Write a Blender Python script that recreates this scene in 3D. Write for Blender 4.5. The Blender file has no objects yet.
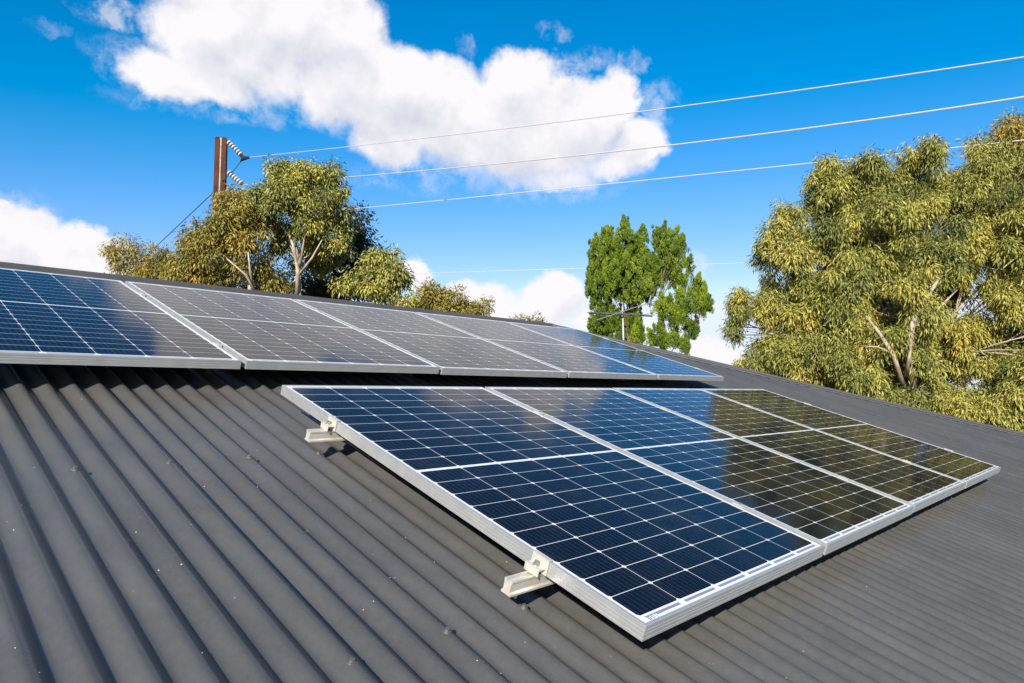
import bpy, math, random
import numpy as np
from mathutils import Vector, Matrix

S = bpy.context.scene
COL = S.collection
# ------------------------------------------------------------------ camera
F_PX = 682.0
CAM = Vector((-1.21147, -2.31896, -0.02753))
RIGHT = Vector((0.692383, -0.721530, 0.0))
UP = Vector((-0.053773, -0.051596, 0.997219))
FWD = Vector((0.719524, 0.690458, 0.074523))
cd = bpy.data.cameras.new('camera')
cam = bpy.data.objects.new('camera', cd)
COL.objects.link(cam)
m = Matrix.Identity(4)
for i in range(3):
    m[i][0] = RIGHT[i]; m[i][1] = UP[i]; m[i][2] = -FWD[i]; m[i][3] = CAM[i]
cam.matrix_world = m
cd.sensor_fit = 'HORIZONTAL'; cd.sensor_width = 36.0
cd.lens = 36.0 * F_PX / 1024.0
cd.clip_start = 0.02; cd.clip_end = 6000
S.camera = cam

def pdir(x, y):
    return (RIGHT * ((x - 512) / F_PX) - UP * ((y - 341.5) / F_PX) + FWD)
def at(x, y, D):
    return CAM + pdir(x, y) * D

# ------------------------------------------------------------------ sun, exposure
SUN = Vector((-0.766, -0.485, 0.4217)).normalized()
sd = bpy.data.lights.new('sun', 'SUN'); so = bpy.data.objects.new('sun', sd); COL.objects.link(so)
so.rotation_euler = SUN.to_track_quat('Z', 'Y').to_euler()
so.location = (-10, -10, 10)
sd.energy = 5.0; sd.angle = math.radians(0.53); sd.color = (1.0, 0.91, 0.78)
S.view_settings.view_transform = 'Standard'; S.view_settings.look = 'None'
S.view_settings.exposure = 0.8; S.view_settings.gamma = 1.0

# ------------------------------------------------------------------ node helper
class NT:
    def __init__(self, nt): self.nt = nt; self.n = nt.nodes; self.l = nt.links
    def node(self, t, **k):
        x = self.n.new(t)
        for a, b in k.items(): setattr(x, a, b)
        return x
    def put(self, sock, v):
        if isinstance(v, bpy.types.NodeSocket): self.l.new(v, sock)
        elif v is not None: sock.default_value = v
    def math(self, op, a, b=None, c=None, clamp=False):
        x = self.node('ShaderNodeMath', operation=op, use_clamp=clamp)
        self.put(x.inputs[0], a)
        if b is not None: self.put(x.inputs[1], b)
        if c is not None: self.put(x.inputs[2], c)
        return x.outputs[0]
    def vm(self, op, a, b=None):
        x = self.node('ShaderNodeVectorMath', operation=op)
        self.put(x.inputs[0], a)
        if b is not None: self.put(x.inputs[1], b)
        return x.outputs['Value'] if op in ('DOT_PRODUCT', 'LENGTH') else x.outputs[0]
    def scale(self, a, s):
        x = self.node('ShaderNodeVectorMath', operation='SCALE'); self.put(x.inputs[0], a); self.put(x.inputs[3], s); return x.outputs[0]
    def noise(self, vec, scale, detail=4, rough=.55, color=False, dist=0):
        x = self.node('ShaderNodeTexNoise'); self.put(x.inputs['Vector'], vec)
        x.inputs['Scale'].default_value = scale; x.inputs['Detail'].default_value = detail
        x.inputs['Roughness'].default_value = rough; x.inputs['Distortion'].default_value = dist
        return x.outputs['Color'] if color else x.outputs['Fac']
    def mix(self, f, a, b):
        x = self.node('ShaderNodeMix', data_type='RGBA')
        self.put(x.inputs['Factor'], f); self.put(x.inputs['A'], a); self.put(x.inputs['B'], b)
        # sockets named A/B exist once per type; address the colour ones
        return x.outputs['Result']
    def mixc(self, f, a, b):
        x = self.node('ShaderNodeMix', data_type='RGBA')
        self.put(x.inputs[0], f); self.put(x.inputs[6], a); self.put(x.inputs[7], b)
        return x.outputs[2]
    def smooth(self, v, lo, hi, a=0.0, b=1.0):
        x = self.node('ShaderNodeMapRange', interpolation_type='SMOOTHSTEP')
        self.put(x.inputs[0], v); x.inputs[1].default_value = lo; x.inputs[2].default_value = hi
        x.inputs[3].default_value = a; x.inputs[4].default_value = b
        return x.outputs[0]

# ------------------------------------------------------------------ sky
W = bpy.data.worlds.new('World'); S.world = W; W.use_nodes = True
W.node_tree.nodes.clear(); w = NT(W.node_tree)
sky = w.node('ShaderNodeTexSky', sky_type='NISHITA')
sky.sun_disc = False
sky.sun_elevation = math.asin(SUN.z)
sky.sun_rotation = math.atan2(SUN.x, SUN.y)
sky.air_density = 1.0; sky.dust_density = 0.3; sky.ozone_density = 3.0; sky.altitude = 50
hs = w.node('ShaderNodeHueSaturation'); hs.inputs['Saturation'].default_value = 1.28
hs.inputs['Value'].default_value = 1.0
w.l.new(sky.outputs[0], hs.inputs['Color'])
skyc = w.vm('MULTIPLY', hs.outputs[0], (0.178, 0.094, 0.1045))
skyc = w.vm('MAXIMUM', w.vm('SUBTRACT', skyc, (0.097, 0.0, 0.0)), (0.0, 0.0, 0.0))
skyc = w.vm('MINIMUM', skyc, (0.47, 0.53, 0.62))
tc = w.node('ShaderNodeTexCoord')
D = tc.outputs['Generated']
warp = w.vm('SUBTRACT', w.noise(D, 8, 6, .62, True), (.5, .5, .5))
D1 = w.vm('ADD', D, w.scale(warp, 0.085))
BLOBS = [ # pixel-size description of each cumulus lobe turned into a direction on the sky
 (205, 30, 55, 50, 0), (262, -18, 46, 40, -.05), (330, 35, 62, 62, 0.15), (168, 72, 48, 34, -.12), (255, 62, 75, 45, 0.15), (215, 85, 55, 28, -.1),
 (335, -75, 85, 80, -.3), (285, 25, 75, 60, 0.15), (350, 80, 60, 50, .15), (400, 85, 55, 46, 0.15), (430, 92, 50, 44, 0.1), (390, 135, 46, 42, 0), (450, 120, 60, 50, .15),
 (520, 92, 46, 50, 0.1), (495, 125, 60, 45, .1), (575, 115, 55, 42, 0.1), (618, 100, 24, 32, -.05), (640, 145, 34, 32, 0), (540, 140, 90, 44, 0.05), (555, 178, 70, 26, -.4), (620, 165, 50, 22, -.3),

 (15, 232, 56, 30, 0), (92, 250, 44, 28, 0), (30, 268, 90, 34, 0), (2, 208, 22, 18, -.2), (-60, 235, 60, 40, 0),
 (418, 272, 26, 24, -.05), (470, 302, 50, 22, -.1), (552, 300, 38, 26, 0), (510, 318, 60, 18, -.2), (612, 322, 60, 18, -.3), (430, 310, 60, 14, -.2),
 (716, 354, 42, 20, 0), (820, 350, 90, 24, 0),
 (560, -260, 150, 60, 0), (900, -330, 130, 60, 0), (60, -330, 120, 60, 0),
]
dmax = None; dup = None
for (bx, by, rx, ry, off) in BLOBS:
    c = pdir(bx, by).normalized()
    e1 = pdir(bx + rx, by).normalized() - c; e2 = pdir(bx, by - ry).normalized() - c
    a = e1 / e1.length_squared; b = e2 / e2.length_squared
    qa = w.vm('DOT_PRODUCT', D1, tuple(a)); qb = w.vm('DOT_PRODUCT', D1, tuple(b))
    # subtract the blob centre's own coordinate
    qa = w.math('SUBTRACT', qa, float(c.dot(a))); qb = w.math('SUBTRACT', qb, float(c.dot(b)))
    r2 = w.math('MULTIPLY_ADD', qa, qa, w.math('MULTIPLY', qb, qb))
    f = w.math('SUBTRACT', 1.0 + off, r2)
    front = w.math('MULTIPLY', w.math('LESS_THAN', w.vm('DOT_PRODUCT', D, tuple(c)), 0.0), -50.0)
    f = w.math('ADD', f, front)
    dmax = f if dmax is None else w.math('SMOOTH_MAX', dmax, f, 0.35)
    # the same lobe looked up a little higher: how much cloud lies above, towards the light
    kk = 34.0 / ry
    fu = w.math('SUBTRACT', f, w.math('MULTIPLY_ADD', qb, 2 * kk, kk * kk))
    dup = fu if dup is None else w.math('SMOOTH_MAX', dup, fu, 0.35)
n1 = w.noise(D, 11, 9, .56)
n2 = w.noise(w.vm('ADD', D, tuple(SUN * 0.012 + Vector((0, 0, .018)))), 11, 9, .56)
dens = w.math('ADD', dmax, w.math('MULTIPLY', w.math('SUBTRACT', n1, .5), 1.5))

relief = w.math('MULTIPLY_ADD', w.math('SUBTRACT', n1, n2), 1.5, 0.04)
above = w.smooth(w.math('ADD', dup, w.math('MULTIPLY', w.math('SUBTRACT', n1, .5), .9)), 0.2, 1.5, 1.0, 0.52)
lit = w.math('ADD', above, relief, clamp=True)
crisp = w.math('MULTIPLY_ADD', above, 1.0, 0.55)
cov = w.smooth(w.math('MULTIPLY', w.math('ADD', dens, .10), crisp), 0.0, 0.95)
cc = w.mixc(lit, (0.25, 0.275, 0.37, 1), (0.565, 0.553, 0.568, 1))
# thin wisps and fraying haze
WISPS = [(120, 14, 42, 13, .6), (50, 28, 24, 8, .25), (130, 62, 40, 26, .45), (552, 30, 17, 10, .35), (632, 62, 16, 10, .5), (466, 46, 9, 14, .3), (575, 62, 40, 14, .5),
         (555, 182, 78, 22, .45), (430, 176, 80, 18, .4), (250, 112, 120, 14, .35), (655, 110, 22, 26, .5), (350, 118, 60, 18, .5), (690, 266, 20, 14, .55), (20, 205, 40, 16, .4), (520, 322, 120, 26, .4)]
warp2 = w.vm('SUBTRACT', w.noise(D, 22, 5, .65, True), (.5, .5, .5))
D2 = w.vm('ADD', D, w.scale(warp2, 0.05))
wn = w.smooth(w.noise(D2, 34, 5, .6), .36, .72)
ws = None
for (bx, by, rx, ry, st) in WISPS:
    c = pdir(bx, by).normalized()
    e1 = pdir(bx + rx, by).normalized() - c; e2 = pdir(bx, by - ry).normalized() - c
    a = e1 / e1.length_squared; b = e2 / e2.length_squared
    qa = w.math('SUBTRACT', w.vm('DOT_PRODUCT', D2, tuple(a)), float(c.dot(a))); qb = w.math('SUBTRACT', w.vm('DOT_PRODUCT', D2, tuple(b)), float(c.dot(b)))
    r2 = w.math('MULTIPLY_ADD', qa, qa, w.math('MULTIPLY', qb, qb))
    r2 = w.math('ADD', r2, w.math('MULTIPLY', w.math('LESS_THAN', w.vm('DOT_PRODUCT', D, tuple(c)), 0.0), 50.0))
    f = w.smooth(r2, 0.0, 1.6, st, 0.0)
    ws = f if ws is None else w.math('MAXIMUM', ws, f)
ws = w.math('MULTIPLY', ws, wn)
skyw = w.mixc(ws, skyc, (0.53, 0.53, 0.555, 1))
skyfull = w.mixc(cov, skyw, cc)
bg = w.node('ShaderNodeBackground'); w.put(bg.inputs['Color'], skyfull); bg.inputs['Strength'].default_value = 1.0
wo = w.node('ShaderNodeOutputWorld'); w.l.new(bg.outputs[0], wo.inputs['Surface'])

# ------------------------------------------------------------------ object helpers
TH = math.radians(17.991)
RX = Matrix.Rotation(TH, 4, 'X')
def roofp(u, v, wv): return RX @ Vector((u, -v, wv))     # roof plane: u along the ridge, v down the slope, w out of it

def tag(o, label=None, cat=None, group=None, kind=None):
    if label: o['label'] = label
    if cat: o['category'] = cat
    if group: o['group'] = group
    if kind: o['kind'] = kind
    return o
def empty(name, loc=(0, 0, 0), rot=None):
    o = bpy.data.objects.new(name, None); COL.objects.link(o); o.location = loc
    o.empty_display_size = .1
    if rot is not None: o.rotation_euler = rot
    return o
class MB:
    def __init__(self): self.v = []; self.f = []
    def add(self, vs, fs):
        n = len(self.v); self.v += [tuple(p) for p in vs]; self.f += [tuple(i + n for i in f) for f in fs]
    def box(self, x0, x1, y0, y1, z0, z1, M=None):
        vs = [Vector((x, y, z)) for z in (z0, z1) for y in (y0, y1) for x in (x0, x1)]
        if M is not None: vs = [M @ p for p in vs]
        self.add(vs, [(0, 2, 3, 1), (4, 5, 7, 6), (0, 1, 5, 4), (2, 6, 7, 3), (0, 4, 6, 2), (1, 3, 7, 5)])
    def tube(self, pts, rad, n=8, caps=True):
        pts = [Vector(p) for p in pts]
        if not hasattr(rad, '__len__'): rad = [rad] * len(pts)
        vs = []; prev = None
        for i, p in enumerate(pts):
            t = (pts[min(i + 1, len(pts) - 1)] - pts[max(i - 1, 0)]).normalized()
            if prev is None:
                a = t.cross(Vector((0, 0, 1)))
                if a.length < 1e-3: a = t.cross(Vector((1, 0, 0)))
            else:
                a = prev - t * prev.dot(t)
            a.normalize(); prev = a; b = t.cross(a)
            for k in range(n):
                q = 2 * math.pi * k / n
                vs.append(p + (a * math.cos(q) + b * math.sin(q)) * rad[i])
        fs = []
        for i in range(len(pts) - 1):
            for k in range(n):
                fs.append((i * n + k, i * n + (k + 1) % n, (i + 1) * n + (k + 1) % n, (i + 1) * n + k))
        if caps:
            fs.append(tuple(range(n - 1, -1, -1))); fs.append(tuple((len(pts) - 1) * n + k for k in range(n)))
        self.add(vs, fs)
    def prism(self, poly, x0, x1, M=None):      # poly in (y,z) extruded along x
        n = len(poly)
        vs = [Vector((x0, a, b)) for a, b in poly] + [Vector((x1, a, b)) for a, b in poly]
        if M is not None: vs = [M @ p for p in vs]
        fs = [(i, (i + 1) % n, n + (i + 1) % n, n + i) for i in range(n)]
        fs += [tuple(range(n - 1, -1, -1)), tuple(range(n, 2 * n))]
        self.add(vs, fs)
    def build(self, name, mat, parent=None, smooth=False, bevel=0):
        me = bpy.data.meshes.new(name); me.from_pydata(self.v, [], self.f); me.update()
        o = bpy.data.objects.new(name, me); COL.objects.link(o)
        me.materials.append(mat)
        if parent is not None: o.parent = parent
        if smooth: me.polygons.foreach_set('use_smooth', [True] * len(me.polygons))
        if bevel:
            b = o.modifiers.new('bevel', 'BEVEL'); b.width = bevel; b.segments = 2; b.limit_method = 'ANGLE'
        return o
def copy_tree(o, parent=None):
    c = o.copy(); COL.objects.link(c)
    if parent is not None: c.parent = parent
    for ch in list(o.children): copy_tree(ch, c)
    return c

# ------------------------------------------------------------------ materials
def newmat(name):
    mt = bpy.data.materials.new(name); mt.use_nodes = True
    nt = mt.node_tree; k = NT(nt); b = nt.nodes['Principled BSDF']
    return mt, k, b
def simple(name, col, rough=.5, metal=0, spec=.5, var=0.0, scale=8, bump=0, bscale=60):
    mt, k, b = newmat(name)
    col = tuple(x * .78 for x in col)
    b.inputs['Roughness'].default_value = rough; b.inputs['Metallic'].default_value = metal
    b.inputs['Specular IOR Level'].default_value = spec
    t = k.node('ShaderNodeTexCoord').outputs['Object']
    if var:
        n = k.noise(t, scale, 5, .6)
        c = k.mixc(k.smooth(n, .3, .7), tuple(x * (1 - var) for x in col) + (1,), tuple(min(1, x * (1 + var)) for x in col) + (1,))
        k.put(b.inputs['Base Color'], c)
    else:
        b.inputs['Base Color'].default_value = tuple(col) + (1,)
    if bump:
        bp = k.node('ShaderNodeBump'); bp.inputs['Strength'].default_value = bump; bp.inputs['Distance'].default_value = .01
        k.put(bp.inputs['Height'], k.noise(t, bscale, 4)); k.l.new(bp.outputs[0], b.inputs['Normal'])
    return mt

ALU = simple('anodised_aluminium', (.57, .585, .58), .34, .5, .5, .06, 20)
ALU2 = simple('mill_aluminium', (.76, .73, .65), .42, .4, .5, .08, 30)
STEELBOLT = simple('zinc_bolt', (.55, .55, .53), .4, .8)

# painted corrugated steel
def roof_material():
    mt, k, b = newmat('painted_roof_steel')
    t = k.node('ShaderNodeTexCoord').outputs['Object']
    big = k.noise(t, 1.3, 4, .6); fine = k.noise(t, 55, 4, .7)
    mp = k.node('ShaderNodeMapping'); k.put(mp.inputs['Vector'], t); mp.inputs['Scale'].default_value = (14, .6, 14)
    streak = k.noise(mp.outputs[0], 1, 5, .6)
    v = k.math('ADD', k.math('MULTIPLY', big, .35), k.math('ADD', k.math('MULTIPLY', streak, .4), k.math('MULTIPLY', fine, .25)))
    c = k.mixc(k.smooth(v, .35, .65), (.056, .056, .0550, 1), (.078, .0775, .0755, 1))
    # pale dust flecks and droppings
    vo = k.node('ShaderNodeTexVoronoi'); k.put(vo.inputs['Vector'], t); vo.inputs['Scale'].default_value = 17; vo.inputs['Randomness'].default_value = 1
    ran = k.node('ShaderNodeSeparateColor'); k.l.new(vo.outputs['Color'], ran.inputs[0])
    rad = k.math('MULTIPLY', k.math('SUBTRACT', ran.outputs[0], .80), .30)
    fleck = k.math('LESS_THAN', vo.outputs['Distance'], k.math('MAXIMUM', rad, 0.0))
    c = k.mixc(k.math('MULTIPLY', fleck, .5), c, (.34, .32, .29, 1))
    vo2 = k.node('ShaderNodeTexVoronoi'); k.put(vo2.inputs['Vector'], t); vo2.inputs['Scale'].default_value = 70
    ran2 = k.node('ShaderNodeSeparateColor'); k.l.new(vo2.outputs['Color'], ran2.inputs[0])
    f2 = k.math('LESS_THAN', vo2.outputs['Distance'], k.math('MAXIMUM', k.math('MULTIPLY', k.math('SUBTRACT', ran2.outputs[1], .93), 1.6), 0))
    c = k.mixc(k.math('MULTIPLY', f2, .28), c, (.30, .27, .22, 1))
    k.put(b.inputs['Base Color'], c)
    k.put(b.inputs['Roughness'], k.smooth(v, .3, .7, .26, .34))
    b.inputs['Specular IOR Level'].default_value = .62
    bp = k.node('ShaderNodeBump'); bp.inputs['Strength'].default_value = .12; bp.inputs['Distance'].default_value = .004
    k.put(bp.inputs['Height'], k.math('ADD', k.noise(t, 220, 3), k.math('MULTIPLY', big, 3)))
    k.l.new(bp.outputs[0], b.inputs['Normal'])
    return mt
ROOF = roof_material()

# panel dimensions (metres)
PW, PL, PH = 1.0, 1.612, 0.035
def cell_material():
    mt, k, b = newmat('solar_cells_under_glass')
    t = k.node('ShaderNodeTexCoord').outputs['Object']
    s = k.node('ShaderNodeSeparateXYZ'); k.l.new(t, s.inputs[0])
    x = k.math('SUBTRACT', s.outputs[0], .0185); yv = k.math('MULTIPLY', s.outputs[1], -1.0)
    px, py = .1605, .0769
    xi = k.math('DIVIDE', x, px)
    fx = k.math('ABSOLUTE', k.math('MULTIPLY', k.math('SUBTRACT', k.math('FRACT', xi), .5), px))
    ym = k.math('SUBTRACT', k.math('MINIMUM', yv, k.math('SUBTRACT', PL, yv)), .031)
    yi = k.math('DIVIDE', ym, py)
    fy = k.math('ABSOLUTE', k.math('MULTIPLY', k.math('SUBTRACT', k.math('FRACT', yi), .5), py))
    g = .0009
    inx = k.math('MULTIPLY', k.math('GREATER_THAN', xi, 0), k.math('LESS_THAN', xi, 6))
    iny = k.math('MULTIPLY', k.math('GREATER_THAN', yi, 0), k.math('LESS_THAN', yi, 10))
    c1 = k.math('LESS_THAN', fx, px / 2 - g); c2 = k.math('LESS_THAN', fy, py / 2 - g)
    c3 = k.math('LESS_THAN', k.math('ADD', fx, fy), px / 2 + py / 2 - .0078)
    cell = k.math('MULTIPLY', k.math('MULTIPLY', inx, iny), k.math('MULTIPLY', c1, k.math('MULTIPLY', c2, c3)))
    # busbars, five to a cell, running down the slope
    bx = k.math('FRACT', k.math('MULTIPLY', xi, 9.0))
    bus = k.math('LESS_THAN', k.math('ABSOLUTE', k.math('SUBTRACT', bx, .5)), .022)
    # each cell slightly different
    fl = k.node('ShaderNodeCombineXYZ'); k.put(fl.inputs[0], k.math('FLOOR', xi)); k.put(fl.inputs[1], k.math('FLOOR', k.math('DIVIDE', yv, py)))
    oi = k.node('ShaderNodeObjectInfo'); k.put(fl.inputs[2], k.math('MULTIPLY', oi.outputs['Random'], 37.0))
    wn = k.node('ShaderNodeTexWhiteNoise'); wn.noise_dimensions = '3D'; k.l.new(fl.outputs[0], wn.inputs['Vector'])
    cellc = k.mixc(wn.outputs['Value'], (.0028, .0023, .0045, 1), (.0034, .0034, .0080, 1))
    cellc = k.mixc(k.math('MULTIPLY', bus, .16), cellc, (.35, .38, .42, 1))
    back = (.62, .63, .65, 1)
    # tinned ribbon in the lower and upper margins
    rb = k.math('MULTIPLY', k.math('MULTIPLY', k.math('GREATER_THAN', ym, -.0135), k.math('LESS_THAN', ym, -.0055)),
                k.math('MULTIPLY', k.math('LESS_THAN', fx, px / 2 - .011), inx))
    backc = k.mixc(k.math('MULTIPLY', rb, .75), back, (.05, .075, .13, 1))
    c = k.mixc(cell, backc, cellc)
    dust = k.noise(t, 5, 6, .7)
    c = k.mixc(k.smooth(dust, .45, .9, 0, .035), c, (.4, .38, .34, 1))
    k.put(b.inputs['Base Color'], c)
    b.inputs['Roughness'].default_value = .6; b.inputs['Specular IOR Level'].default_value = .02
    b.inputs['Coat Weight'].default_value = 0.92; b.inputs['Coat IOR'].default_value = 1.195
    k.put(b.inputs['Coat Roughness'], k.smooth(dust, .3, .8, .06, .105))
    bp = k.node('ShaderNodeBump'); bp.inputs['Strength'].default_value = .035; bp.inputs['Distance'].default_value = .01
    k.put(bp.inputs['Height'], k.noise(t, 2.2, 2, .5)); k.l.new(bp.outputs[0], b.inputs['Coat Normal'])
    return mt
CELLS = cell_material()

def label_material():
    mt, k, b = newmat('barcode_label')
    t = k.node('ShaderNodeTexCoord').outputs['Object']
    s = k.node('ShaderNodeSeparateXYZ'); k.l.new(t, s.inputs[0])
    wn = k.node('ShaderNodeTexWhiteNoise'); wn.noise_dimensions = '1D'
    k.put(wn.inputs['W'], k.math('FLOOR', k.math('MULTIPLY', s.outputs[0], 900.0)))
    inb = k.math('MULTIPLY', k.math('GREATER_THAN', s.outputs[0], .030), k.math('LESS_THAN', s.outputs[0], .066))
    bar = k.math('MULTIPLY', k.math('GREATER_THAN', wn.outputs['Value'], .5), inb)
    k.put(b.inputs['Base Color'], k.mixc(bar, (.8, .8, .8, 1), (.03, .03, .03, 1)))
    b.inputs['Roughness'].default_value = .4
    return mt
LABEL = label_material()
BACK = simple('white_backsheet', (.72, .73, .74), .5)
BLACKP = simple('black_plastic', (.02, .02, .02), .45)

# ------------------------------------------------------------------ house
CRW = -0.125                     # crest height of the sheets below the panel faces
PIT = 0.0768; AMP = 0.0112
RV = -2.66                       # ridge (v)
HC = -7.42; HK = 1 / math.cos(TH)  # hip line v = HK*u + HC
EV = 5.2                         # eave (v)
U_R = (RV - HC) / HK             # ridge right end
U_L = -6.5                       # ridge left end
HCL = RV - HK * (-U_L)           # left hip: v = -HK*u + HCL
def hip_v(u):
    v = RV
    if u > U_R: v = HK * u + HC
    if u < U_L: v = -HK * u + HCL
    return v
u_er = (EV - HC) / HK; u_el = -(EV - HCL) / HK
ridge_pt = roofp(0, RV, CRW); eave_pt = roofp(0, EV, CRW)
RZ, RY = ridge_pt.z, ridge_pt.y; EZ, EY = eave_pt.z, eave_pt.y
HALF = RY - EY
GZ = EZ - 2.75
house = empty('house', ((u_er + u_el) / 2, RY, GZ))
tag(house, 'low house under the dark grey corrugated hip roof that carries the solar panels', 'house')
inv = Matrix.Translation(-Vector(house.location))

def slope_mesh(name, u0, u1, topfun, phase, laps, M, seg=12):
    """corrugated sheets: columns along u, from topfun(u) down to the eave"""
    mb = MB()
    edges = sorted([u0] + [l for l in laps if u0 < l < u1] + [u1])
    for a, b_ in zip(edges[:-1], edges[1:]):
        s = a - (.045 if a > u0 else 0)
        n = max(2, int(round((b_ - s) / (PIT / seg))))
        cols = []
        for i in range(n + 1):
            u = s + (b_ - s) * i / n
            z = CRW - AMP + AMP * math.cos(2 * math.pi * (u - phase) / PIT)
            lift = .0052 * max(0, 1 - (b_ - u) / .075) ** 1.5 if b_ < u1 else 0
            drop = -.0012 if (u - a) < 0 else 0
            tv = topfun(u)
            cols.append((u, tv, z + lift + drop))
        vs = []; nv = 14
        for (u, tv, z) in cols:
            for j in range(nv + 1):
                v = tv + (EV - tv) * j / nv
                vs.append(M @ Vector((u, -v, z + .0008 * math.sin(v * 2.9 + math.floor(u / .762) * 2.1))))
        fs = []
        for i in range(n):
            for j in range(nv):
                p = i * (nv + 1) + j
                fs.append((p, p + 1, p + nv + 2, p + nv + 1))
        mb.add(vs, fs)
    return mb
phase = -0.2490
laps = [-0.457 + .768 * k for k in range(-14, 18)]
front = slope_mesh('roof', u_el, u_er, hip_v, phase, laps, RX)
TR = Matrix.Translation(Vector((0, RY, 0)))
Mback = TR @ Matrix.Rotation(math.pi, 4, 'Z') @ Matrix.Translation(Vector((0, -RY, 0))) @ RX
def hip_v_back(u): return hip_v(-u)
back = slope_mesh('roof', -u_er, -u_el, hip_v_back, 0.01, [0.2 + .768 * k for k in range(-17, 16)], Mback, 8)
# end slopes: the apex line of the end slope runs through the ridge end
def end_slope(uend, sgn):
    # local u runs along the eave of the end; centred on the ridge end
    M_ = Matrix.Translation(Vector((uend, RY, 0))) @ Matrix.Rotation(sgn * math.pi / 2, 4, 'Z') @ Matrix.Translation(Vector((0, -RY, 0))) @ RX
    wd = HALF
    return slope_mesh('roof', -wd, wd, lambda u: RV + HK * abs(u), .02, [], M_, 8)
roof_mb = MB()
for q in (front, back, end_slope(U_R, 1), end_slope(U_L, -1)): roof_mb.add(q.v, q.f)
roof = roof_mb.build('roof', ROOF, None, True)
roof.parent = house; roof.matrix_parent_inverse = inv
tag(roof, 'dark grey corrugated steel roof sheets')

# ridge and hip caps
def cap_mesh(p0, p1, na, nb, wd=.15, roll=.018):
    """folded capping from p0 to p1; na, nb are unit vectors down each side"""
    mb = MB(); prof = []
    mid = Vector((0, 0, 1))
    pts = [(na, wd, -.004), (na, wd, .004), (na, .03, .007)]
    d = (p1 - p0).normalized()
    prof = [na * wd + Vector((0, 0, -.004)), na * wd + Vector((0, 0, .006)), na * .026 + Vector((0, 0, .006))]
    c = Vector((0, 0, .006))
    for kx in range(0, 7):
        q = math.pi * kx / 6
        side = (na * math.cos(q) if q < math.pi / 2 else nb * (-math.cos(q)))
        prof.append(c + side * .020 + Vector((0, 0, math.sin(q) * roll)))
    prof += [nb * .026 + Vector((0, 0, .006)), nb * wd + Vector((0, 0, .006)), nb * wd + Vector((0, 0, -.004))]
    vs = [p0 + p for p in prof] + [p1 + p for p in prof]; n = len(prof)
    mb.add(vs, [(i, i + 1, n + i + 1, n + i) for i in range(n - 1)])
    return mb
cs, sn = math.cos(TH), math.sin(TH)
dF = Vector((0, -cs, -sn)); dB = Vector((0, cs, -sn)); dR = Vector((cs, 0, -sn)); dL = Vector((-cs, 0, -sn))
up = Vector((0, 0, .004))
pR = roofp(U_R, RV, CRW) + up; pL = roofp(U_L, RV, CRW) + up
def hipcap(p0, sx, sy):
    e = Vector((p0.x + sx * HALF, p0.y + sy * HALF, EZ + .004))
    d = (e - p0).normalized()
    a = (dF if sy < 0 else dB); b_ = (dR if sx > 0 else dL)
    a2 = (a - d * a.dot(d)).normalized(); b2 = (b_ - d * b_.dot(d)).normalized()
    return cap_mesh(p0, e, a2, b2, .13)
caps = [('ridge_cap', cap_mesh(pL, pR, dF, dB, .15, .022))] + [('hip_cap', hipcap(p, sx, sy)) for p, sx in ((pR, 1), (pL, -1)) for sy in (-1, 1)]
CAPM = simple('painted_cap_steel', (.085, .083, .08), .42, 0, .55, .1, 3)
for nm, mbb in caps:
    o = mbb.build(nm, CAPM, None, False)
    sm = o.modifiers.new('solid', 'SOLIDIFY'); sm.thickness = .0012
    o.parent = roof

# roofing screws: every third crest on each batten
def screw_mb():
    mb = MB()
    def ring(r0, z0, r1, z1, n):
        vs = [Vector((r0 * math.cos(2 * math.pi * i / n), r0 * math.sin(2 * math.pi * i / n), z0)) for i in range(n)]
        vs += [Vector((r1 * math.cos(2 * math.pi * i / n), r1 * math.sin(2 * math.pi * i / n), z1)) for i in range(n)]
        mb.add(vs, [(i, (i + 1) % n, n + (i + 1) % n, n + i) for i in range(n)] + [tuple(range(n, 2 * n))])
    ring(.0095, -.001, .0085, .0022, 16); ring(.0060, .0022, .0055, .0075, 6)
    return mb
SCR = simple('screw_head_paint', (.16, .155, .15), .35, .3)
scr0 = screw_mb().build('screw', SCR)
scr0.rotation_euler = (TH, 0, 0)
first = True; nscr = 0
crest0 = phase
for bv in (0.345, 1.315, -0.62, 2.28, -1.6):
    for kk in range(-6, 90, 3):
        u = crest0 + kk * PIT
        if bv < hip_v(u) + .15 or nscr >= 95: continue
        hidden = (0.04 < u < 4.05 and 0.05 < bv < 1.55) or (-1 < u < 5.1 and bv < -.4)
        if hidden: continue
        if u > 4.0: continue
        if bv > 2 and (u < .8 or u > 3): continue
        o = scr0 if first else scr0.copy()
        if not first: COL.objects.link(o)
        first = False; nscr += 1
        jv = random.Random(kk * 7 + int(bv * 10)).uniform(-.008, .008)
        o.location = roofp(u + jv * .2, bv + jv, CRW - .0002)
        o.parent = roof

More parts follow.
